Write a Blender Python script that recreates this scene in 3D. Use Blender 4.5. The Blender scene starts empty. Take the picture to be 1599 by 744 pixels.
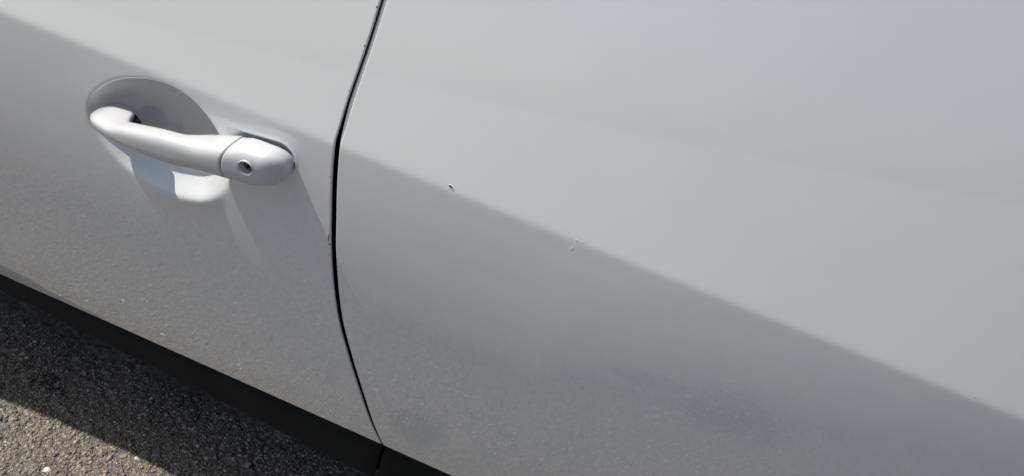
import bpy, math, random
import numpy as np
from mathutils import Matrix, Vector, Euler

random.seed(7); rng = np.random.default_rng(7)
scn = bpy.context.scene
COL = scn.collection

# ------------------------------------------------------------------ camera
CAM_LOC = (0.0, -0.525, 1.285)
R = np.array([[0.92091604, 0.37333393, -0.11196167],
              [0.31623253, -0.54777448, 0.77455801],
              [0.22783904, -0.74870882, -0.62251464]])
cd = bpy.data.cameras.new('camera'); cam = bpy.data.objects.new('camera', cd); COL.objects.link(cam)
m = Matrix.Identity(4)
for i in range(3):
    m[i][0] = R[i, 0]; m[i][1] = -R[i, 1]; m[i][2] = -R[i, 2]; m[i][3] = CAM_LOC[i]
cam.matrix_world = m
cd.sensor_fit = 'HORIZONTAL'; cd.sensor_width = 36.0; cd.lens = 1163.0 / 1599.0 * 36.0
cd.clip_start = 0.01; cd.clip_end = 3000
scn.camera = cam
# ------------------------------------------------------------------ light
SUN = Vector((-0.485, -0.074, 0.875)).normalized()
el = math.asin(SUN.z); az = math.atan2(SUN.x, SUN.y)
w = bpy.data.worlds.new('World'); scn.world = w; w.use_nodes = True
nt = w.node_tree; bg = nt.nodes['Background']
sky = nt.nodes.new('ShaderNodeTexSky'); sky.sky_type = 'NISHITA'; sky.sun_disc = False
sky.sun_elevation = el; sky.sun_rotation = az; sky.air_density = 1.0; sky.dust_density = 3.0
nt.links.new(sky.outputs[0], bg.inputs[0]); bg.inputs[1].default_value = 0.06
sl = bpy.data.lights.new('sun', 'SUN'); sl.energy = 2.8; sl.angle = math.radians(0.5); sl.color = (1.0, 0.955, 0.89)
so = bpy.data.objects.new('sun', sl); COL.objects.link(so)
so.rotation_euler = SUN.to_track_quat('Z', 'Y').to_euler(); so.location = (-3, -0.5, 5)
scn.view_settings.view_transform = 'Standard'; scn.view_settings.look = 'None'
scn.view_settings.exposure = 0.9; scn.view_settings.gamma = 1.0
scn.view_settings.use_curve_mapping = False
scn.render.resolution_x = 1024; scn.render.resolution_y = 476

# ------------------------------------------------------------------ helpers
def mat(name, base, rough=0.5, coat=0.0, spec=0.5, metal=0.0):
    M = bpy.data.materials.new(name); M.use_nodes = True
    b = M.node_tree.nodes['Principled BSDF']
    b.inputs['Base Color'].default_value = (*base, 1); b.inputs['Roughness'].default_value = rough
    b.inputs['Coat Weight'].default_value = coat; b.inputs['Coat Roughness'].default_value = 0.03
    b.inputs['Specular IOR Level'].default_value = spec; b.inputs['Metallic'].default_value = metal
    return M
def nd(M, t, **kw):
    n = M.node_tree.nodes.new(t)
    for k, v in kw.items(): setattr(n, k, v)
    return n
def lk(M, a, b): M.node_tree.links.new(a, b)
def bsdf(M): return M.node_tree.nodes['Principled BSDF']
def ramp(M, stops, src):
    r = nd(M, 'ShaderNodeValToRGB')
    e = r.color_ramp.elements
    while len(e) < len(stops): e.new(0.5)
    for q, (p, c) in zip(e, stops):
        q.position = p; q.color = (*c, 1) if len(c) == 3 else c
    lk(M, src, r.inputs[0]); return r
def link(name, me, M=None, parent=None, smooth=True):
    o = bpy.data.objects.new(name, me); COL.objects.link(o)
    if M is not None and not me.materials: me.materials.append(M)
    if smooth: me.polygons.foreach_set('use_smooth', [True] * len(me.polygons))
    if parent is not None: o.parent = parent
    return o
def mesh(name, V, Fc):
    me = bpy.data.meshes.new(name)
    me.from_pydata([tuple(map(float, v)) for v in V], [], [tuple(map(int, f)) for f in Fc]); me.update()
    return me
def qmesh(name, V, Q):
    """fast quad mesh from arrays"""
    V = np.asarray(V, np.float32); Q = np.asarray(Q, np.int32)
    me = bpy.data.meshes.new(name)
    me.vertices.add(len(V)); me.vertices.foreach_set('co', V.ravel())
    me.loops.add(Q.size); me.loops.foreach_set('vertex_index', Q.ravel())
    me.polygons.add(len(Q)); me.polygons.foreach_set('loop_start', np.arange(0, Q.size, Q.shape[1], dtype=np.int32))
    me.update(calc_edges=True); me.validate()
    return me
def gridq(nr, nc, flip=False):
    i, j = np.meshgrid(np.arange(nr - 1), np.arange(nc - 1), indexing='ij')
    a = i * nc + j
    q = np.stack([a, a + 1, a + nc + 1, a + nc], -1).reshape(-1, 4)
    return q[:, ::-1] if flip else q
def sstep(a, b, x):
    t = np.clip((np.asarray(x, float) - a) / (b - a), 0, 1); return t * t * (3 - 2 * t)
def softplus(x, w):
    x = np.asarray(x, float)
    return np.maximum(x, 0) + w * np.log1p(np.exp(-np.abs(x) / w))
def pchip(xs, ys):
    xs = np.asarray(xs, float); ys = np.asarray(ys, float)
    h = np.diff(xs); d = np.diff(ys) / h
    mm = np.zeros(len(xs)); mm[0] = d[0]; mm[-1] = d[-1]
    for i in range(1, len(xs) - 1):
        if d[i - 1] * d[i] > 0:
            w1 = 2 * h[i] + h[i - 1]; w2 = h[i] + 2 * h[i - 1]
            mm[i] = (w1 + w2) / (w1 / d[i - 1] + w2 / d[i])
    def f(x):
        x = np.asarray(x, float); k = np.clip(np.searchsorted(xs, x) - 1, 0, len(xs) - 2)
        t = (x - xs[k]) / h[k]
        tc = np.clip(t, 0, 1)
        v = ((1 + 2 * tc) * (1 - tc) ** 2 * ys[k] + tc * (1 - tc) ** 2 * h[k] * mm[k]
             + tc * tc * (3 - 2 * tc) * ys[k + 1] + tc * tc * (tc - 1) * h[k] * mm[k + 1])
        return v + (t - tc) * h[k] * np.where(t < 0, mm[k], mm[k + 1])
    return f

# ------------------------------------------------------------------ body surface of the car side (metres, x to the rear, z up, outside is -y)
def crease_z(x): return 0.88714 - 0.00189 * x - 0.02705 * x * x - 0.06059 * np.clip(x, 0, 0.7) ** 2
def prof(h, x=0.0):
    """inward offset of the skin against height over the crease; the upper part stands up straighter towards the rear"""
    W = 0.0018
    u = softplus(h, W); d = softplus(-np.asarray(h, float), W)
    a = 0.245 - 0.14 * np.clip(x, -0.7, 0.6)
    return (a * u + 0.01 * u * u - 0.07 * d + 0.40 * d * d - 0.19 * np.maximum(d - 0.2, 0) ** 2 + 0.12 * np.clip(x, 0, 0.6) * d
            + 0.6 * np.clip(d - 0.40, 0, 0.3) ** 2 - (a - 0.07) * W * math.log(2))
def plan(x):
    """the side's curve seen from above: bowed along the doors, swelling again over the wheels"""
    xi = np.clip(x, -0.88, 0.80)
    v = (xi + 0.1) ** 2 / 28.0
    a = np.clip((-0.88 - x) / 0.40, 0, 1); b = np.clip((x - 0.80) / 0.40, 0, 1)
    v = v + 0.0557 * 0.40 * (a - a * a / 2) + 0.0643 * 0.40 * (b - b * b / 2)
    r = np.clip(x - 0.6, 0, 0.8)
    v = v + 0.08 * np.clip(x, 0, 0.6) ** 2 + 0.096 * r - 0.06 * r * r
    v = v - 0.030 * sstep(-0.95, -1.65, x) - 0.020 * sstep(0.9, 1.3, x)
    return v + np.where(x < -1.85, (x + 1.85) ** 2 * 0.4, 0) + np.where(x > 1.3, (x - 1.3) ** 2 * 0.25, 0)
def Y(x, z):
    x = np.asarray(x, float)
    return prof(z - crease_z(np.clip(x, -1.0, 1.0)), x) + plan(x)

_gz = [0.406, 0.472, 0.528, 0.600, 0.6625, 0.720, 0.7725, 0.8045, 0.849, 0.870, 0.889, 0.903, 0.9275, 0.952, 0.986, 1.0195, 1.10]
_gl = [-.1711, -.1894, -.2039, -.2227, -.2374, -.2460, -.2517, -.2542, -.2576, -.2588, -.2593, -.2583, -.2567, -.2540, -.2503, -.2478, -.2405]
_gr = [-.1683, -.1848, -.1985, -.2170, -.2317, -.2401, -.2460, -.2483, -.2520, -.2532, -.2538, -.2525, -.2511, -.2487, -.2453, -.2427, -.2352]
gapL = pchip(_gz, _gl); gapR = pchip(_gz, _gr)
_rz = pchip([-0.95, -.8202, -.6950, -.5787, -.4689, -.3642, -.2635, -.1660, -.0710, 0.2], [.350, .3631, .378, .3888, .3964, .4017, .405, .4065, .4064, .4064])
def rock_z(x): return _rz(np.clip(x, -0.95, 0.2))

# ------------------------------------------------------------------ materials
def make_paint():
    M = mat('white_paint', (0.62, 0.63, 0.64), 0.5, coat=1.0)
    b = bsdf(M); b.inputs['Coat IOR'].default_value = 1.85; b.inputs['Coat Roughness'].default_value = 0.02
    tc = nd(M, 'ShaderNodeTexCoord')
    # orange peel of the lacquer
    n = nd(M, 'ShaderNodeTexNoise'); n.inputs['Scale'].default_value = 220; n.inputs['Detail'].default_value = 2
    lk(M, tc.outputs['Object'], n.inputs['Vector'])
    bp = nd(M, 'ShaderNodeBump'); bp.inputs['Strength'].default_value = 0.025; bp.inputs['Distance'].default_value = 0.0006
    lk(M, n.outputs[0], bp.inputs['Height']); lk(M, bp.outputs[0], b.inputs['Coat Normal'])
    # road dust in soft drifts, and dried specks
    n2 = nd(M, 'ShaderNodeTexNoise'); n2.inputs['Scale'].default_value = 5; n2.inputs['Detail'].default_value = 7; n2.inputs['Roughness'].default_value = 0.65
    lk(M, tc.outputs['Object'], n2.inputs['Vector'])
    r2 = ramp(M, [(0.30, (0.606, 0.622, 0.617)), (0.72, (0.636, 0.654, 0.650))], n2.outputs[0])
    vo = nd(M, 'ShaderNodeTexVoronoi'); vo.inputs['Scale'].default_value = 55; vo.inputs['Randomness'].default_value = 1
    lk(M, tc.outputs['Object'], vo.inputs['Vector'])
    sp = nd(M, 'ShaderNodeSeparateColor'); lk(M, vo.outputs['Color'], sp.inputs[0])
    g1 = nd(M, 'ShaderNodeMath', operation='MULTIPLY'); lk(M, sp.outputs[0], g1.inputs[0]); lk(M, sp.outputs[1], g1.inputs[1])
    sz = nd(M, 'ShaderNodeMath', operation='SUBTRACT'); lk(M, g1.outputs[0], sz.inputs[0]); sz.inputs[1].default_value = 0.72
    sz2 = nd(M, 'ShaderNodeMath', operation='MULTIPLY'); lk(M, sz.outputs[0], sz2.inputs[0]); sz2.inputs[1].default_value = 0.6
    sz3 = nd(M, 'ShaderNodeMath', operation='MINIMUM'); lk(M, sz2.outputs[0], sz3.inputs[0]); sz3.inputs[1].default_value = 0.034
    lt = nd(M, 'ShaderNodeMath', operation='LESS_THAN'); lk(M, vo.outputs['Distance'], lt.inputs[0]); lk(M, sz3.outputs[0], lt.inputs[1])
    gt = nd(M, 'ShaderNodeMath', operation='GREATER_THAN'); lk(M, sp.outputs[2], gt.inputs[0]); gt.inputs[1].default_value = 0.35
    spc = nd(M, 'ShaderNodeMix', data_type='RGBA'); lk(M, gt.outputs[0], spc.inputs[0])
    spc.inputs[6].default_value = (0.16, 0.16, 0.155, 1); spc.inputs[7].default_value = (0.93, 0.94, 0.95, 1)
    mx = nd(M, 'ShaderNodeMix', data_type='RGBA'); lk(M, lt.outputs[0], mx.inputs[0])
    lk(M, r2.outputs[0], mx.inputs[6]); lk(M, spc.outputs[2], mx.inputs[7])
    lk(M, mx.outputs[2], b.inputs['Base Color'])
    return M
PAINT = make_paint()
HPAINT = mat('handle_paint', (0.49, 0.50, 0.505), 0.4, coat=1.0)
def make_plastic():
    M = mat('black_textured_plastic', (0.012, 0.013, 0.014), 0.7, spec=0.15)
    b = bsdf(M); tc = nd(M, 'ShaderNodeTexCoord')
    n = nd(M, 'ShaderNodeTexNoise'); n.inputs['Scale'].default_value = 900; n.inputs['Detail'].default_value = 3
    lk(M, tc.outputs['Object'], n.inputs['Vector'])
    bp = nd(M, 'ShaderNodeBump'); bp.inputs['Strength'].default_value = 0.35; bp.inputs['Distance'].default_value = 0.0006
    lk(M, n.outputs[0], bp.inputs['Height']); lk(M, bp.outputs[0], b.inputs['Normal'])
    n2 = nd(M, 'ShaderNodeTexNoise'); n2.inputs['Scale'].default_value = 14; n2.inputs['Detail'].default_value = 5
    lk(M, tc.outputs['Object'], n2.inputs['Vector'])
    r = ramp(M, [(0.35, (0.004, 0.0055, 0.0065)), (0.75, (0.008, 0.010, 0.0115))], n2.outputs[0])
    lk(M, r.outputs[0], b.inputs['Base Color'])
    return M
PLASTIC = make_plastic()
RUBBER = mat('grey_rubber', (0.24, 0.25, 0.255), 0.6)
BLACK = mat('unlit_black', (0.004, 0.004, 0.004), 0.9, spec=0.1)
CHIPDARK = mat('bare_chip', (0.02, 0.02, 0.022), 0.8, spec=0.2)
CHIPEDGE = mat('chip_edge', (0.82, 0.83, 0.84), 0.6)
STEEL = mat('dark_steel', (0.10, 0.105, 0.11), 0.4, metal=0.9)
GLASS = mat('tinted_glass', (0.01, 0.012, 0.013), 0.03)
TYRE = mat('tyre_rubber', (0.018, 0.018, 0.019), 0.8)
ALLOY = mat('alloy', (0.45, 0.46, 0.47), 0.3, metal=1.0)

# ------------------------------------------------------------------ the car
car = bpy.data.objects.new('car', None); COL.objects.link(car)
car['label'] = 'white car with a body-coloured door handle, chipped crease line and black sill cladding'
car['category'] = 'car'

# door handle recess: depth of the pressed bowl behind the front door's outer skin
BC = np.array([-0.450, 0.808])
OX, OZ = 0.004, 0.005          # seat of the handle assembly
_b = np.array([(-.5379, .8096), (-.5332, .8213), (-.5198, .8385), (-.4993, .8549), (-.4762, .8661), (-.4503, .8735), (-.4287, .8740), (-.4108, .8696),
      (-.3965, .8602), (-.3856, .8484), (-.3782, .8380), (-.3730, .8227), (-.3685, .7974), (-.3746, .7798), (-.3903, .7622), (-.4142, .7523),
      (-.4463, .7463), (-.4746, .7448), (-.5019, .7534), (-.5202, .7684), (-.5344, .7835)]) - BC
_th = np.arctan2(_b[:, 1], _b[:, 0]); _o = np.argsort(_th); _th = _th[_o]; _rr = np.hypot(_b[:, 0], _b[:, 1])[_o]
_tt = np.linspace(-math.pi, math.pi, 721)[:-1]
_rs = np.interp(_tt, np.r_[_th - 2 * math.pi, _th, _th + 2 * math.pi], np.r_[_rr, _rr, _rr])
_k = np.exp(-0.5 * (np.arange(-40, 41) / 11.0) ** 2); _k /= _k.sum()
_rs = np.convolve(np.r_[_rs[-40:], _rs, _rs[:40]], _k, 'valid')
def bowl_r(th): return np.interp(th, np.r_[_tt, math.pi], np.r_[_rs, _rs[0]])
def bowl_rho(x, z):
    dx = x - BC[0]; dz = z - BC[1]
    return np.hypot(dx, dz) / bowl_r(np.arctan2(dz, dx))
# handle outline in the door plane
HX = [-.5285, -.51, -.49, -.4776, -.4623, -.443, -.424, -.394, -.372, -.354, -.34, -.32, -.305, -.294]
HB = [.8040, .8025, .8025, .8030, .8040, .8052, .8068, .8105, .8135, .8155, .8165, .8200, .8235, .8260]
TX = [-.5285, -.51, -.49, -.475, -.4545, -.432, -.402, -.3855, -.372, -.3615, -.355, -.336, -.315, -.3035, -.294]
HT = [.810, .8175, .8195, .8250, .8305, .8360, .8410, .8440, .8490, .8525, .8550, .8585, .8585, .8570, .857]
fb = pchip(HX, HB); ft = pchip(TX, HT)
def smooth_line(f, x, s=0.004):
    return sum(f(x + k * s) for k in (-2, -1, 0, 1, 2)) / 5.0
CA = np.array([-0.385, 0.8290]); CB = np.array([-0.3187, 0.8418])
def cap_dist(x, z):
    """inside distance to the seat of the handle's end cap: a capsule in the door plane"""
    d = CB - CA; x = x - OX; z = z - OZ
    t = np.clip(((x - CA[0]) * d[0] + (z - CA[1]) * d[1]) / (d @ d), 0, 1)
    return 0.0212 - 0.0040 * t - np.hypot(x - CA[0] - d[0] * t, z - CA[1] - d[1] * t)
def recess(x, z):
    dx = x - BC[0]; dz = z - BC[1]; th = np.arctan2(dz, dx)
    r = bowl_r(th); dm = r - np.hypot(dx, dz)
    low = sstep(0.820, 0.775, z)
    wf = 0.0010 + 0.0008 * low; lam = 0.016 + 0.030 * low
    s = softplus(dm, wf); s = np.where(dm < -0.02, 0, s)
    D1 = 0.036 * (1 - np.exp(-s / lam))
    dc = cap_dist(x, z)
    D2 = (0.008 * sstep(-0.0003, 0.0012, dc) - 0.0006 * np.exp(-((dc + 0.0022) / 0.0014) ** 2)) * sstep(-0.378, -0.352, x - OX)
    # the lower lip is flared outwards a little and dies away below
    D1 = D1 - 0.0045 * low * np.exp(-((dm + 0.001) / np.where(dm > 0, 0.016, 0.020)) ** 2) * sstep(-0.49, -0.435, x) * sstep(-0.372, -0.405, x)
    return D1 + np.where(D1 > 0.005, 0, D2 * np.clip(1 - np.maximum(D1, 0) / 0.005, 0, 1))

def edge_roll(r=0.0014, n=6, depth=0.0012):
    """(outward offset, inward offset) from just inside an edge round to its return flange"""
    L = [(-r + r * math.sin(a), r * (1 - math.cos(a))) for a in np.linspace(0, math.pi / 2, n)]
    L += [(0, r + depth * 0.3), (0, r + depth)]
    return L
def weld_panel(name, near, far, sgn, zbot, ztop, rows, cols, parent=car, hole=None, M=None, foll=True):
    """panel of the body side: near(z) is the edge by the gap, the panel runs from it in direction -sgn by the distances in cols;
       rows are heights at the gap; bottom edge follows zbot(x)"""
    er = edge_roll()
    C0 = [(-sgn * c, 0.0) for c in cols[::-1] if c > 0.0016] + [(sgn * a, b) for a, b in er]
    R0 = [(None, -a, b) for a, b in er[::-1]] + [(zz, 0, 0) for zz in rows]
    nr, nc = len(R0), len(C0)
    X = np.zeros((nr, nc)); Z = np.zeros((nr, nc)); DY = np.zeros((nr, nc))
    cdx = np.array([c[0] for c in C0]); cdy = np.array([c[1] for c in C0])
    for i, (zz, dz, dy) in enumerate(R0):
        base = rows[0] if zz is None else zz
        x = near(base) + cdx
        for _ in range(3):
            wgt = float(1 - sstep(0.45, 0.68, base))
            wc = float(sstep(0.66, 0.80, base))
            z = base + (zbot(x) - rows_ref) * wgt + (crease_z(np.clip(x, -1, 1)) - crease_z(-0.25)) * wc
            z = z + dz
            x = near(z) + cdx
        X[i] = x; Z[i] = z; DY[i] = cdy + dy
    yy = Y(X, Z) + DY
    if hole is not None: yy = yy + np.where(DY == 0, hole(X, Z), 0)
    P = np.stack([X, yy, Z], -1)
    return P
rows_ref = 0.4065

def grid_normals(P):
    du = np.gradient(P, axis=1); dv = np.gradient(P, axis=0)
    n = np.cross(du, dv); n /= np.linalg.norm(n, axis=-1, keepdims=True) + 1e-12
    return n

def cat(*a): return np.unique(np.concatenate(a).round(6))
ROW = cat(np.linspace(0.4083, 0.43, 8), np.linspace(0.43, 0.72, 44), np.linspace(0.72, 0.872, 190), np.linspace(0.872, 0.900, 56), np.linspace(0.900, 1.19, 34))
ROWR = cat(np.linspace(0.4083, 0.43, 8), np.linspace(0.43, 0.865, 60), np.linspace(0.872, 0.900, 64), np.linspace(0.91, 1.19, 34))
COLF = cat(np.linspace(0, 0.012, 6), np.linspace(0.012, 0.028, 6), np.linspace(0.028, 0.315, 360), np.linspace(0.315, 0.94, 40))
COLR = cat(np.linspace(0, 0.012, 6), np.linspace(0.012, 0.10, 14), np.linspace(0.1, 0.86, 60))

P = weld_panel('front_door', gapL, None, 1, rock_z, None, list(ROW), list(COLF), hole=recess)
N = grid_normals(P)
if N[10, 10, 1] > 0: N = -N; flip = True
else: flip = False
nr, nc = P.shape[:2]
Q = gridq(nr, nc, flip)
rho = bowl_rho(P[..., 0], P[..., 2]).ravel()
qin = (rho[Q] < 1.0).all(1)
def sub(name, sel, parent, M):
    q = Q[sel]; u, inv = np.unique(q, return_inverse=True)
    me = qmesh(name, P.reshape(-1, 3)[u], inv.reshape(-1, 4))
    o = link(name, me, M, parent)
    me.normals_split_custom_set_from_vertices(N.reshape(-1, 3)[u].tolist())
    return o
front_door = sub('front_door', ~qin, car, PAINT)
sub('handle_recess', qin, front_door, PAINT)

P = weld_panel('rear_door', gapR, None, -1, rock_z, None, list(ROWR), list(COLR))
N = grid_normals(P)
flip = N[10, 20, 1] > 0
if flip: N = -N
nr, nc = P.shape[:2]; Q = gridq(nr, nc, flip)
rear_door = sub('rear_door', np.ones(len(Q), bool), car, PAINT)

# ---- door handle
def loft(name, xs, zb, zt, ob, of, M, parent, n=3.0, NR=72, shift=None, push=None):
    V = []
    ph = np.linspace(0, 2 * math.pi, NR, endpoint=False)
    for i, x in enumerate(xs):
        a = 0.5 * (of[i] - ob[i]); oc = 0.5 * (of[i] + ob[i]); b = 0.5 * (zt[i] - zb[i]); zc = 0.5 * (zt[i] + zb[i])
        o = oc + a * np.sign(np.cos(ph)) * np.abs(np.cos(ph)) ** (2 / n)
        z = zc + b * np.sign(np.sin(ph)) * np.abs(np.sin(ph)) ** (2 / n)
        xx = np.full(NR, x) if shift is None else x + shift(i, z)
        if push is not None: o = push(xx, z, o, oc)
        V += list(np.stack([xx + OX, Y(xx + OX, np.full(NR, 0.83)) - o, z + OZ], -1))
    ns = len(xs); Fc = []
    for i in range(ns - 1):
        for j in range(NR):
            k = (j + 1) % NR
            Fc.append((i * NR + j, i * NR + k, (i + 1) * NR + k, (i + 1) * NR + j))
    V.append(np.mean(V[:NR], 0)); V.append(np.mean(V[(ns - 1) * NR:ns * NR], 0))
    for j in range(NR):
        k = (j + 1) % NR
        Fc.append((len(V) - 2, k, j)); Fc.append((len(V) - 1, (ns - 1) * NR + j, (ns - 1) * NR + k))
    me = mesh(name, V, Fc)
    import bmesh
    bm = bmesh.new(); bm.from_mesh(me); bmesh.ops.recalc_face_normals(bm, faces=bm.faces); bm.to_mesh(me); bm.free()
    return link(name, me, M, parent)
def endf(d, L): 
    t = np.clip(d / L, 0, 1); return np.sqrt(np.clip(1 - (1 - t) ** 2, 0, 1))
def join_curve(z): return 11.0 * (z - 0.835) ** 2
JX = -0.3590
xs = np.r_[-0.5290 + 0.016 * (1 - np.cos(np.linspace(0.12, math.pi / 2, 16))), np.linspace(-0.5125, JX - 0.0022, 150), JX - 0.0014, JX - 0.0009]
zb, zt = smooth_line(fb, xs), smooth_line(ft, xs)
ofr = pchip([-.529, -.515, -.49, -.45, -.41, -.38, -.35], [.019, .0250, .0315, .0355, .0360, .0348, .0333])
obk = pchip([-.529, -.4940, -.4915, -.4775, -.475, -.45, -.412, -.401, -.388, -.375], [-.012, -.012, -.010, .011, .0125, .013, .013, .008, .000, -.003])
of, ob = ofr(xs), obk(xs)
e = 0.12 + 0.88 * endf(xs + 0.5292, 0.020)
zc = 0.5 * (zb + zt); zb, zt = zc + (zb - zc) * e, zc + (zt - zc) * e
of = ob + (of - ob) * (0.55 + 0.45 * endf(xs + 0.5292, 0.022))
sh = np.ones(len(xs)); sh[-1] = 0.965; sh[-2] = 0.99
zb, zt = zc + (zb - zc) * sh, zc + (zt - zc) * sh; of = of - (1 - sh) * 0.03
jw = sstep(-0.385, -0.362, xs)
loft('door_handle', xs, zb, zt, ob, of, HPAINT, front_door, shift=lambda i, z: jw[i] * join_curve(z))
# end cap with the key hole
KC = (-0.3335, 0.8418); KR = 0.0078
xs = np.r_[JX + 0.0004, JX + 0.0009, np.linspace(JX + 0.0017, -0.3195, 110), -0.3185 + 0.0168 * np.sin(np.linspace(0.02, math.pi / 2 - 0.02, 30))]
zb, zt = smooth_line(fb, np.minimum(xs, -0.304)), smooth_line(ft, np.minimum(xs, -0.304))
of = pchip([-.36, -.34, -.32, -.305, -.295], [.0338, .0325, .0295, .025, .019])(xs); ob = np.full(len(xs), -0.004)
e = np.clip(1 - np.clip((xs + 0.3195) / 0.0182, 0, 1) ** 2.5, 0, 1) ** 0.45 * 0.95 + 0.05
zc = 0.5 * (zb + zt); sh = np.ones(len(xs)); sh[0] = 0.965; sh[1] = 0.99; e = e * sh
zb, zt = zc + (zb - zc) * e, zc + (zt - zc) * e
of = of - (1 - sh) * 0.03
of = ob + (of - ob) * (0.5 + 0.5 * endf(-0.3010 - xs, 0.022))
jw2 = 1 - sstep(-0.356, -0.342, xs)
def keypush(xx, z, o, oc):
    d = np.hypot(xx - KC[0], z - KC[1])
    return np.where(o > 0.012, o - 0.011 * sstep(KR + 0.0004, KR - 0.0022, d), o)
loft('handle_cap', xs, zb, zt, ob, of, HPAINT, front_door, NR=220, shift=lambda i, z: jw2[i] * join_curve(z), push=keypush)
def lathe(name, pts, center, M, parent, seg=40, tilt=(0, 0)):
    """profile (radius, out) turned about the axis pointing out of the door"""
    V = []; Fc = []; n = len(pts)
    for r, o in pts:
        for k in range(seg):
            a = 2 * math.pi * k / seg
            V.append((r * math.cos(a), -o + tilt[0] * r * math.cos(a) + tilt[1] * r * math.sin(a), r * math.sin(a)))
    for i in range(n - 1):
        for k in range(seg):
            k2 = (k + 1) % seg
            Fc.append((i * seg + k, i * seg + k2, (i + 1) * seg + k2, (i + 1) * seg + k))
    V.append((0, -pts[-1][1], 0))
    for k in range(seg): Fc.append((len(V) - 1, (n - 1) * seg + k, (n - 1) * seg + (k + 1) % seg))
    V = [(center[0] + v[0], center[1] + v[1], center[2] + v[2]) for v in V]
    return link(name, mesh(name, V, Fc), M, parent)
KC = (KC[0] + OX, KC[1] + OZ); ky = float(Y(KC[0], 0.83)) - 0.0312
lathe('lock_bezel', [(0.0086, -0.0012), (0.0084, 0.0000), (0.0079, 0.0008), (0.0073, 0.0008), (0.0067, 0.0001), (0.0062, -0.0025), (0.0058, -0.0066)],
      (KC[0], ky, KC[1]), HPAINT, front_door, tilt=(0.07, -0.02))
lathe('lock_cylinder', [(0.0059, -0.0072), (0.0059, -0.0056), (0.0052, -0.0050), (0.0036, -0.0050), (0.0032, -0.0060)], (KC[0], ky, KC[1]), STEEL, front_door)
def box(name, c, s, M, parent, rot=(0, 0, 0), bev=0.0):
    import bmesh
    bm = bmesh.new(); bmesh.ops.create_cube(bm, size=1.0)
    for v in bm.verts: v.co = Vector((v.co.x * s[0], v.co.y * s[1], v.co.z * s[2]))
    if bev: bmesh.ops.bevel(bm, geom=bm.edges[:], offset=bev, segments=2, affect='EDGES')
    me = bpy.data.meshes.new(name); bm.to_mesh(me); bm.free()
    me.transform(Matrix.Translation(c) @ Euler(rot).to_matrix().to_4x4())
    return link(name, me, M, parent, smooth=False)
box('key_slot', (KC[0], ky + 0.0056, KC[1]), (0.0014, 0.002, 0.0062), BLACK, front_door, rot=(0, 0.5, 0))
def gasket():
    foot = [(-.4765, .012), (-.506, .012), (-.506, -.012), (-.4945, -.0115), (-.4790, -.0035)]
    V = [(x + OX, float(Y(x + OX, .83)) - o, z + OZ) for z in (0.792, 0.8135) for x, o in foot]; n = len(foot)
    Fc = [tuple(range(n)), tuple(range(n, 2 * n))] + [(k, (k + 1) % n, n + (k + 1) % n, n + k) for k in range(n)]
    return link('latch_gasket', mesh('latch_gasket', V, Fc), BLACK, front_door, smooth=False)
gasket()

# ---- weatherstrip in the shut line and the dark pillar behind it
zz = np.linspace(0.385, 1.18, 130)
def strip(name, xl, xr, dl, dr, M, parent, zz=zz):
    V = []; Fc = []
    sec = [(0.0, 0.006), (0.0, 0.0008), (0.12, 0.0), (0.88, 0.0), (1.0, 0.0008), (1.0, 0.006)]
    for z in zz:
        a, b = xl(z), xr(z)
        for t, d in sec:
            x = a + (b - a) * t
            V.append((x, float(Y(x, z)) + dl + (dr - dl) * t + d, z))
    k = len(sec)
    for i in range(len(zz) - 1):
        for j in range(k - 1): Fc.append((i * k + j, (i + 1) * k + j, (i + 1) * k + j + 1, i * k + j + 1))
    return link(name, mesh(name, V, Fc), M, parent)
strip('weatherstrip', lambda z: float(gapL(z) + (0.28 + 0.95 * sstep(0.93, 0.85, z)) * (gapR(z) - gapL(z))), lambda z: float(gapR(z)) + 0.012, 0.0018, 0.0018, RUBBER, car, np.linspace(0.845, 1.18, 90))
strip('door_pillar', lambda z: float(gapL(z)) - 0.03, lambda z: float(gapR(z)) + 0.03, 0.022, 0.022, BLACK, car)

# ---- sill cladding: two mouldings that meet under the shut line
clad_bot = pchip([-1.3, -.835, -.735, -.637, -.543, -.453, -.365, -.280, -.196, 0.7], [.306, .313, .318, .3215, .323, .323, .321, .3175, .313, .307])
def cladding(x0, x1, slant):
    import bmesh
    nx = 60; V = []; Fc = []
    sec = [(-0.004, 0.040), (-0.004, 0.0075), (-0.0055, 0.0055), (-0.008, 0.0048)]     # (drop below door edge, inset)
    for i in range(nx + 1):
        t = i / nx
        row = []
        xa = x0 + (x1 - x0) * t
        zt_ = float(rock_z(xa)); zb_ = float(clad_bot(xa)); ye = float(Y(xa, zt_))
        h = zt_ - zb_
        pts = [(zt_ + 0.012, ye + 0.034), (zt_ - 0.003, ye + 0.012), (zt_ - 0.0042, ye + 0.0065), (zt_ - 0.0065, ye + 0.0045), (zt_ - h * 0.3, ye + 0.0035),
               (zt_ - h * 0.7, ye + 0.0050), (zb_ + 0.008, ye + 0.0040), (zb_ + 0.003, ye + 0.0042), (zb_ + 0.0006, ye + 0.0060), (zb_, ye + 0.010), (zb_ + 0.004, ye + 0.06), (zb_ + 0.012, ye + 0.20)]
        for z, y in pts:
            s = slant * (zt_ - z) * (1 - t if x0 > -0.5 else t)
            V.append((xa - s, y, z))
    k = len(pts)
    for i in range(nx):
        for j in range(k - 1): Fc.append((i * k + j, i * k + j + 1, (i + 1) * k + j + 1, (i + 1) * k + j))
    for i in (0, nx): Fc.append(tuple(i * k + j for j in range(k)))
    me = mesh('sill_cladding', V, Fc)
    bm = bmesh.new(); bm.from_mesh(me); bmesh.ops.recalc_face_normals(bm, faces=bm.faces); bm.to_mesh(me); bm.free()
    return link('sill_cladding', me, PLASTIC, car)
cladding(-1.21, -0.1717, 0.05)
cladding(-0.1663, 0.66, 0.05)
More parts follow.
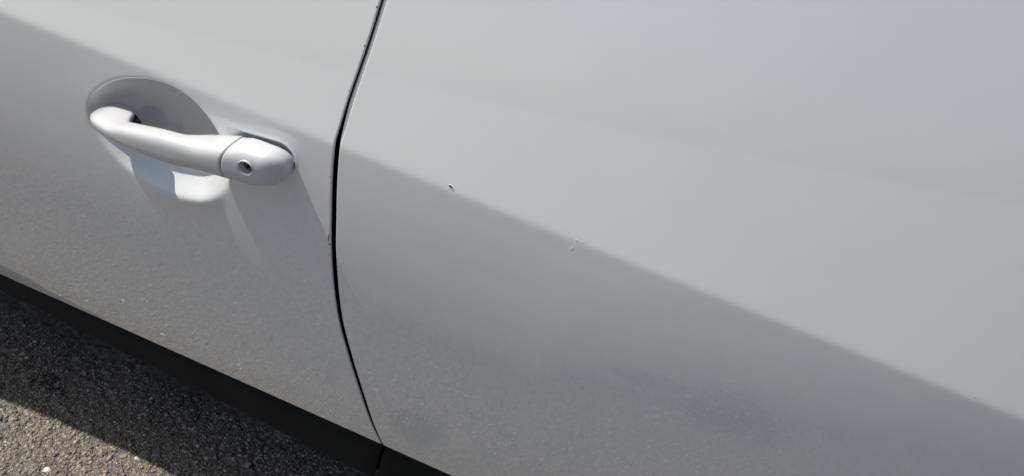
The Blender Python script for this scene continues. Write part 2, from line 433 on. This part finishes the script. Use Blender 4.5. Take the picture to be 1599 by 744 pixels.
box('sill_seam', (-0.170, 0.072, 0.360), (0.03, 0.012, 0.08), BLACK, car)

# ---- chips in the paint
def chip(x, z, pts, parent, rim=0.9, lift=0.00035, white=True, name='paint_chip'):
    """bare pit with a ragged raised paint lip round it; pts in millimetres"""
    n = len(pts); V = []; Fc = []
    y = lambda px, pz: float(Y(px, pz))
    for s, l in ((1.0, -lift), (1.0 + 0.25 * rim, -lift * 1.6), (1.0 + rim, -0.00005)):
        for px, pz in pts:
            X_, Z_ = x + px * s * .001, z + pz * s * .001
            V.append((X_, y(X_, Z_) + l, Z_))
    for a in (0, 1):
        for k in range(n): Fc.append((a * n + k, a * n + (k + 1) % n, (a + 1) * n + (k + 1) % n, (a + 1) * n + k))
    me = mesh(name, V, Fc); me.materials.append(CHIPEDGE)
    pit = [(x + a * .001, y(x + a * .001, z + b * .001) - 0.00018, z + b * .001) for a, b in pts]
    o = link(name, me, None, parent)
    if parent is not None:
        link('chip_pit', mesh('chip_pit', pit, [tuple(range(n))]), CHIPDARK, parent)
    return o
chip(-0.1422, 0.8910, [(-2.6, .2), (-1.6, 1.3), (.3, 1.1), (1.2, .1), (2.2, -1.0), (2.7, -2.0), (2.0, -2.2), (.7, -1.2), (-1.4, -.9)], rear_door, rim=0.05)
def flake(x, z, w_, h_, M, parent, name='scuff', rot=0.0):
    n = 9; V = []
    for k in range(n):
        a = 2 * math.pi * k / n; j = random.uniform(.7, 1.1)
        u, v = w_ * .5 * math.cos(a) * j, h_ * .5 * math.sin(a) * j
        X_, Z_ = x + u * math.cos(rot) - v * math.sin(rot), z + u * math.sin(rot) + v * math.cos(rot)
        V.append((X_, float(Y(X_, Z_)) - 0.0002, Z_))
    V.append((x, float(Y(x, z)) - 0.00045, z))
    Fc = [(n, k, (k + 1) % n) for k in range(n)]
    return link(name, mesh(name, V, Fc), M, parent)
flake(-0.0215, 0.8790, 0.0013, 0.0055, CHIPEDGE, rear_door, rot=-.2)
flake(-0.0205, 0.8883, 0.0034, 0.0010, CHIPEDGE, rear_door, rot=.1)
flake(-0.0150, 0.8882, 0.0008, 0.0026, CHIPEDGE, rear_door)
for z_, w_, h_ in ((0.8500, .0022, .0014), (0.7765, .0014, .0150), (0.7680, .0030, .0022), (0.7545, .0022, .0012), (0.9785, .0020, .0020), (1.0120, .0022, .0024)):
    x_ = float(gapL(z_)) - (0.0013 if h_ < .01 else 0.0021)
    flake(x_, z_, w_ * 0.8, h_ * 0.8, CHIPDARK, front_door, name='edge_chip')

# ---- rest of the car that the photograph stops short of
def flank(name, x0, x1, axle, nx=70, nz=46):
    xs_ = np.linspace(x0, x1, nx); V = []
    for x_ in xs_:
        x = x_
        top = 1.19 - 0.32 * float(sstep(-1.2, -2.2, x)) if x < 0 else 1.19 + 0.0 * x
        d = 0.405 ** 2 - (x - axle) ** 2
        bot = max(0.40, 0.34 + math.sqrt(d)) if d > 0 else 0.40
        for t in np.linspace(0, 1, nz):
            z = bot + (top - bot) * t
            e = float(gapL(z)) - 0.945 if x_ < 0 else float(gapR(z)) + 0.865      # cut to the door's edge
            f = (x_ - x0) / (x1 - x0)
            x = x0 + (e - x0) * f if x_ < 0 else e + (x1 - e) * f
            V.append((x, float(Y(x, z)), z))
    q = gridq(nx, nz, True)
    return link(name, qmesh(name, V, q), PAINT, car)
flank('front_wing', -2.25, -1.186, -1.70)
flank('rear_quarter', 0.628, 1.85, 1.05)
def tube_arch(axle):
    V = []; Fc = []; n = 40
    for i in range(n + 1):
        a = math.pi * i / n
        for r, dy in ((0.400, 0.02), (0.402, -0.006), (0.45, -0.008), (0.455, 0.003)):
            x, z = axle + r * math.cos(a), 0.34 + r * math.sin(a)
            V.append((x, float(Y(x, max(z, .4))) + dy, z))
    for i in range(n):
        for j in range(3): Fc.append((i * 4 + j, i * 4 + j + 1, (i + 1) * 4 + j + 1, (i + 1) * 4 + j))
    link('arch_cladding', mesh('arch_cladding', V, Fc), PLASTIC, car)
for ax in (-1.70, 1.05):
    tube_arch(ax)
    yw = float(Y(ax, 0.6)) + 0.03
    for far in (0, 1):
        cy = yw if not far else 1.78 - 0.03
        s_ = -1 if not far else 1
        wpts = [(0.20, 0.02), (0.205, 0.045), (0.22, 0.055), (0.30, 0.055), (0.325, 0.04), (0.338, 0.0), (0.338, -0.13), (0.31, -0.17), (0.2, -0.17)]
        wheel = lathe('wheel', wpts, (ax, cy + (0.06 if not far else -0.06), 0.34), TYRE, car, seg=48)
        rim = lathe('rim', [(0.205, 0.03), (0.195, 0.035), (0.185, 0.0), (0.17, -0.03), (0.06, -0.01), (0.05, 0.01)], (ax, cy + (0.06 if not far else -0.06), 0.34), ALLOY, wheel, seg=30)
box('inner_body', (-0.25, 0.89, 0.58), (3.5, 1.08, 0.46), BLACK, car)
box('cabin_tub', (0.10, 0.89, 0.99), (2.3, 1.44, 0.34), BLACK, car)
box('floor_pan', (-0.30, 0.89, 0.345), (1.80, 1.50, 0.03), BLACK, car)
# glasshouse
def quadstrip(name, A, B, M, th=0.0):
    V = list(A) + list(B); n = len(A)
    return link(name, mesh(name, V, [(i, i + 1, n + i + 1, n + i) for i in range(n - 1)]), M, car)
bx = [(-1.12, 1.19), (-0.6, 1.50), (-0.1, 1.60), (0.5, 1.60), (1.1, 1.52), (1.5, 1.36)]
A = [(x, float(Y(min(max(x, -1.1), .9), 1.19)) + 0.012, 1.185) for x, _ in bx]
B = [(x, 0.06 + (h - 1.19) * 0.55, h) for x, h in bx]
quadstrip('side_window', A, B, GLASS)
A2 = [(x, 1.78 - (y), z) for x, y, z in A]; B2 = [(x, 1.78 - y, z) for x, y, z in B]
quadstrip('side_window', A2, B2, GLASS)
def roofm():
    V = []; n = len(B); kk = 9
    for (a, b) in zip(B, B2):
        for k in range(kk):
            t = k / (kk - 1)
            V.append((a[0], a[1] + (b[1] - a[1]) * t, a[2] + 0.05 * 4 * t * (1 - t) * (0.3 if a[2] < 1.3 else 1)))
    return V
V = roofm()
roof = link('roof', qmesh('roof', V[9:45], gridq(4, 9)), PAINT, car)
link('windscreen', qmesh('windscreen', V[0:18], gridq(2, 9)), GLASS, car)
link('rear_window', qmesh('rear_window', V[36:54], gridq(2, 9)), GLASS, car)
def deck(name, pts):
    V = []
    for x, z in pts:
        y0 = float(Y(x, 0.9)) + 0.02
        for t in np.linspace(0, 1, 9): V.append((x, y0 + (1.78 - 2 * y0 + 0.0) * t, z + 0.04 * 4 * t * (1 - t)))
    return link(name, qmesh(name, V, gridq(len(pts), 9)), PAINT, car)
deck('bonnet', [(-1.12, 1.185), (-1.5, 1.10), (-1.9, 1.0), (-2.2, 0.87)])
deck('front_bumper', [(-2.2, 0.87), (-2.28, 0.7), (-2.28, 0.5), (-2.2, 0.3)])
deck('tailgate', [(1.5, 1.36), (1.8, 1.15), (1.88, 0.8), (1.84, 0.35)])
far_me = qmesh('far_side', [(x, 1.78 - float(Y(x, z)), z) for x in np.linspace(-2.22, 1.85, 40) for z in np.linspace(0.38, 1.19 if False else 1.15, 14)], gridq(40, 14))
link('far_side', far_me, PAINT, car)

# ------------------------------------------------------------------ the ground
GX0, GX1, GY0, GY1 = -1.20, 0.30, -0.42, 0.34
def asphalt_mat(name, near):
    M = mat(name, (0.12, 0.11, 0.10), 0.9, spec=0.3); b = bsdf(M)
    tc = nd(M, 'ShaderNodeTexCoord')
    n = nd(M, 'ShaderNodeTexNoise'); n.inputs['Scale'].default_value = 260; n.inputs['Detail'].default_value = 8; n.inputs['Roughness'].default_value = 0.75
    lk(M, tc.outputs['Object'], n.inputs['Vector'])
    r1 = ramp(M, [(0.25, (0.045, 0.039, 0.031)), (0.5, (0.145, 0.128, 0.103)), (0.8, (0.30, 0.265, 0.21))], n.outputs[0])
    vo = nd(M, 'ShaderNodeTexVoronoi'); vo.inputs['Scale'].default_value = 130
    lk(M, tc.outputs['Object'], vo.inputs['Vector'])
    sp = nd(M, 'ShaderNodeSeparateColor'); lk(M, vo.outputs['Color'], sp.inputs[0])
    r2 = ramp(M, [(0.0, (0.055, 0.05, 0.046)), (0.35, (0.125, 0.113, 0.10)), (0.7, (0.165, 0.15, 0.13)), (0.9, (0.21, 0.20, 0.18)), (1.0, (0.42, 0.39, 0.34))], sp.outputs[0])
    mx = nd(M, 'ShaderNodeMix', data_type='RGBA'); mx.inputs[0].default_value = 0.45 if near else 0.6
    lk(M, r1.outputs[0], mx.inputs[6]); lk(M, r2.outputs[0], mx.inputs[7])
    n3 = nd(M, 'ShaderNodeTexNoise'); n3.inputs['Scale'].default_value = 6; n3.inputs['Detail'].default_value = 6
    lk(M, tc.outputs['Object'], n3.inputs['Vector'])
    r3 = ramp(M, [(0.3, (0.75, 0.75, 0.76)), (0.7, (1.1, 1.09, 1.07))], n3.outputs[0])
    m2 = nd(M, 'ShaderNodeMix', data_type='RGBA', blend_type='MULTIPLY'); m2.inputs[0].default_value = 1
    lk(M, mx.outputs[2], m2.inputs[6]); lk(M, r3.outputs[0], m2.inputs[7])
    # ragged patches: viewer's shadow painted in for door reflections; last an old oil stain
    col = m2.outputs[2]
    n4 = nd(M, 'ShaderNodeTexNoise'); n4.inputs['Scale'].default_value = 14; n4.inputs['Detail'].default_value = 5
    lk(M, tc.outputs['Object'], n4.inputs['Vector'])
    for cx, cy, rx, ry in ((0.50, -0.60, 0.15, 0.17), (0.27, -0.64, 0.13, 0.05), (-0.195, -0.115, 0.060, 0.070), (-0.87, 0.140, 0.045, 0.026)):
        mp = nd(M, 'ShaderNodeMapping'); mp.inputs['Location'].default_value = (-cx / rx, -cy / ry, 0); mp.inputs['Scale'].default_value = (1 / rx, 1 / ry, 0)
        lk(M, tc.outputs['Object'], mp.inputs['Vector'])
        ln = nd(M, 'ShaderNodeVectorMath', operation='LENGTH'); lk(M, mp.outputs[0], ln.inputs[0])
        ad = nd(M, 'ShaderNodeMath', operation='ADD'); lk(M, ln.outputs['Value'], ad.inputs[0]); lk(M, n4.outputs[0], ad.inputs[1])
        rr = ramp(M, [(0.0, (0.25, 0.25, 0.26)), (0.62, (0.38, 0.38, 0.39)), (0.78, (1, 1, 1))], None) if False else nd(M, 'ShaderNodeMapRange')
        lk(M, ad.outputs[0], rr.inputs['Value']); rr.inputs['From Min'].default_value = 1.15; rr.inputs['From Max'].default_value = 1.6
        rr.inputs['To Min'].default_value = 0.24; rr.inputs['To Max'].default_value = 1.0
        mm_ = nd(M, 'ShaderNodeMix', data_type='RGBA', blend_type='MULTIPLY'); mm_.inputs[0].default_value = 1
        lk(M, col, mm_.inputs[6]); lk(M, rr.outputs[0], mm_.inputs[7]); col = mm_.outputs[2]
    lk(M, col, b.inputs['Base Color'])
    bp = nd(M, 'ShaderNodeBump'); bp.inputs['Strength'].default_value = 0.9; bp.inputs['Distance'].default_value = 0.003
    lk(M, n.outputs[0], bp.inputs['Height']); lk(M, bp.outputs[0], b.inputs['Normal'])
    return M
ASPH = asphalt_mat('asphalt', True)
# one sheet: fine in front of the sill, coarse out to the horizon
def axis(lo, hi, step, far):
    inner = np.arange(lo, hi + 1e-6, step)
    out = np.geomspace(step, far, 26).cumsum()
    return np.r_[(lo - out)[::-1], inner, hi + out]
ax_, ay_ = axis(GX0, GX1, 0.0032, 300), axis(GY0, GY1, 0.0032, 300)
GX, GY = np.meshgrid(ax_, ay_, indexing='xy')
def vnoise(x, y, s, seed):
    r_ = np.random.default_rng(seed); T = r_.random((258, 258))
    u, v = (x / s) % 256, (y / s) % 256
    i, j = np.floor(u).astype(int), np.floor(v).astype(int); f, g = u - i, v - j
    f, g = f * f * (3 - 2 * f), g * g * (3 - 2 * g)
    return (T[i, j] * (1 - f) + T[i + 1, j] * f) * (1 - g) + (T[i, j + 1] * (1 - f) + T[i + 1, j + 1] * f) * g
def ground_z(GX, GY):
    msk = sstep(0.6, 0.3, np.maximum(np.abs(GX + 0.45) / 1.5, np.abs(GY) / 1.0))
    return (0.0045 * (vnoise(GX, GY, 0.011, 1) - .5) + 0.004 * (vnoise(GX, GY, 0.0055, 2) - .5) + 0.012 * (vnoise(GX, GY, 0.10, 3) - .5)) * msk
GZ = ground_z(GX, GY)
GZ[np.maximum(np.abs(GX), np.abs(GY)) > 20] = 0
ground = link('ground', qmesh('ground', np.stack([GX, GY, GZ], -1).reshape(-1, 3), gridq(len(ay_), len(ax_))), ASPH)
ground['kind'] = 'structure'; ground['label'] = 'coarse grey asphalt, sunlit in the corner and shaded beside the car'
# stones of the wearing course, half sunk in the binder
import bmesh
bm = bmesh.new(); bmesh.ops.create_icosphere(bm, subdivisions=1, radius=1.0)
ICO_V = np.array([v.co[:] for v in bm.verts]); ICO_F = np.array([[v.index for v in f.verts] for f in bm.faces])
bm.free()
PAL = 1.3 * np.array((1.03, 1.0, 0.94)) * np.array([(0.19, 0.172, 0.142), (0.16, 0.147, 0.125), (0.22, 0.20, 0.17), (0.165, 0.17, 0.16), (0.13, 0.126, 0.118), (0.26, 0.235, 0.195), (0.18, 0.148, 0.118), (0.17, 0.18, 0.18), (0.115, 0.108, 0.10)])
def stone_verts(rx, ry, rz, g):
    n = ICO_V + g.normal(0, 0.10, ICO_V.shape)
    # facets: clip against a few random planes
    for _ in range(7):
        d = g.normal(0, 1, 3); d /= np.linalg.norm(d); lim = g.uniform(0.35, 0.75)
        t = n @ d; over = np.maximum(t - lim, 0); n = n - over[:, None] * d
    n = n * np.array([rx, ry, rz])
    a = g.uniform(0, 6.283); c, s = math.cos(a), math.sin(a)
    rot = np.array([[c, -s, 0], [s, c, 0], [0, 0, 1]])
    n = n @ rot.T
    t = g.normal(0, 0.22, 2)
    n[:, 2] += n[:, 0] * t[0] + n[:, 1] * t[1]
    return n
def stone_mat():
    M = mat('stone', (0.15, 0.14, 0.12), 0.85, spec=0.35); b = bsdf(M)
    at = nd(M, 'ShaderNodeAttribute', attribute_name='tone')
    tc = nd(M, 'ShaderNodeTexCoord')
    n = nd(M, 'ShaderNodeTexNoise'); n.inputs['Scale'].default_value = 420; n.inputs['Detail'].default_value = 5
    lk(M, tc.outputs['Object'], n.inputs['Vector'])
    r = ramp(M, [(0.3, (0.62, 0.61, 0.6)), (0.7, (1.25, 1.24, 1.22))], n.outputs[0])
    m2 = nd(M, 'ShaderNodeMix', data_type='RGBA', blend_type='MULTIPLY'); m2.inputs[0].default_value = 1
    lk(M, at.outputs['Color'], m2.inputs[6]); lk(M, r.outputs[0], m2.inputs[7])
    lk(M, m2.outputs[2], b.inputs['Base Color'])
    return M
STONE = stone_mat()
def tone_attr(me, cols):
    a = me.color_attributes.new('tone', 'FLOAT_COLOR', 'POINT')
    a.data.foreach_set('color', np.c_[cols, np.ones(len(cols))].astype(np.float32).ravel())
def scatter(n, x0, x1, y0, y1, smin, smax, seed):
    g = np.random.default_rng(seed); VV = []; FF = []; CC = []; off = 0
    px, py = g.uniform(x0, x1, n), g.uniform(y0, y1, n); hz = ground_z(px, py)
    for k in range(n):
        x, y = px[k], py[k]
        s = smin + (smax - smin) * g.random() ** 2.6
        v = stone_verts(s, s * g.uniform(.6, 1), s * g.uniform(.5, .9), g)
        v += np.array([x, y, hz[k] + s * g.uniform(-0.22, 0.12)])
        c = PAL[g.integers(len(PAL))] * g.uniform(.75, 1.2)
        if g.random() < 0.012: c = np.array([.55, .52, .46])
        VV.append(v); FF.append(ICO_F + off); CC.append(np.repeat(c[None], len(v), 0)); off += len(v)
    me = qmesh('gravel', np.concatenate(VV), np.concatenate(FF)); tone_attr(me, np.concatenate(CC))
    return me
for args in ((24000, -1.12, -0.2, -0.14, 0.24, .0014, .0050, 21), (14000, -1.0, -0.45, -0.12, 0.13, .0018, .0042, 23), (26000, -1.35, 0.75, -1.0, -0.14, .0022, .0070, 22)):
    o = link('gravel', scatter(*args), STONE, ground, smooth=False); o['kind'] = 'stuff'
# the larger stones, one by one
protos = []
for k in range(10):
    g = np.random.default_rng(100 + k)
    v = stone_verts(1, g.uniform(.6, .95), g.uniform(.4, .6), g)
    c = PAL[k % len(PAL)] * 1.1
    if k == 9: c = np.array([.62, .59, .53])
    me = qmesh('stone', v, ICO_F); tone_attr(me, np.repeat(c[None], len(v), 0)); me.materials.append(STONE)
    protos.append(me)
g = np.random.default_rng(5)
def stone(x, y, s, k):
    o = bpy.data.objects.new('stone', protos[k]); COL.objects.link(o); o.parent = ground
    o.location = (x, y, float(ground_z(np.array([x]), np.array([y]))[0]) + s * g.uniform(-0.1, 0.12)); o.scale = (s, s, s); o.rotation_euler = (g.uniform(-.25, .25), g.uniform(-.25, .25), g.uniform(0, 6.28))
stone(-0.733, -0.002, 0.011, 9); stone(-0.665, 0.062, 0.0115, 7); stone(-0.70, 0.030, 0.009, 3); stone(-0.80, 0.02, 0.008, 2)
for k in range(285):
    stone(g.uniform(-1.0, -0.28), g.uniform(-0.12, 0.20), g.uniform(0.0048, 0.0095), int(g.integers(0, 9)) if g.random() < .97 else 9)
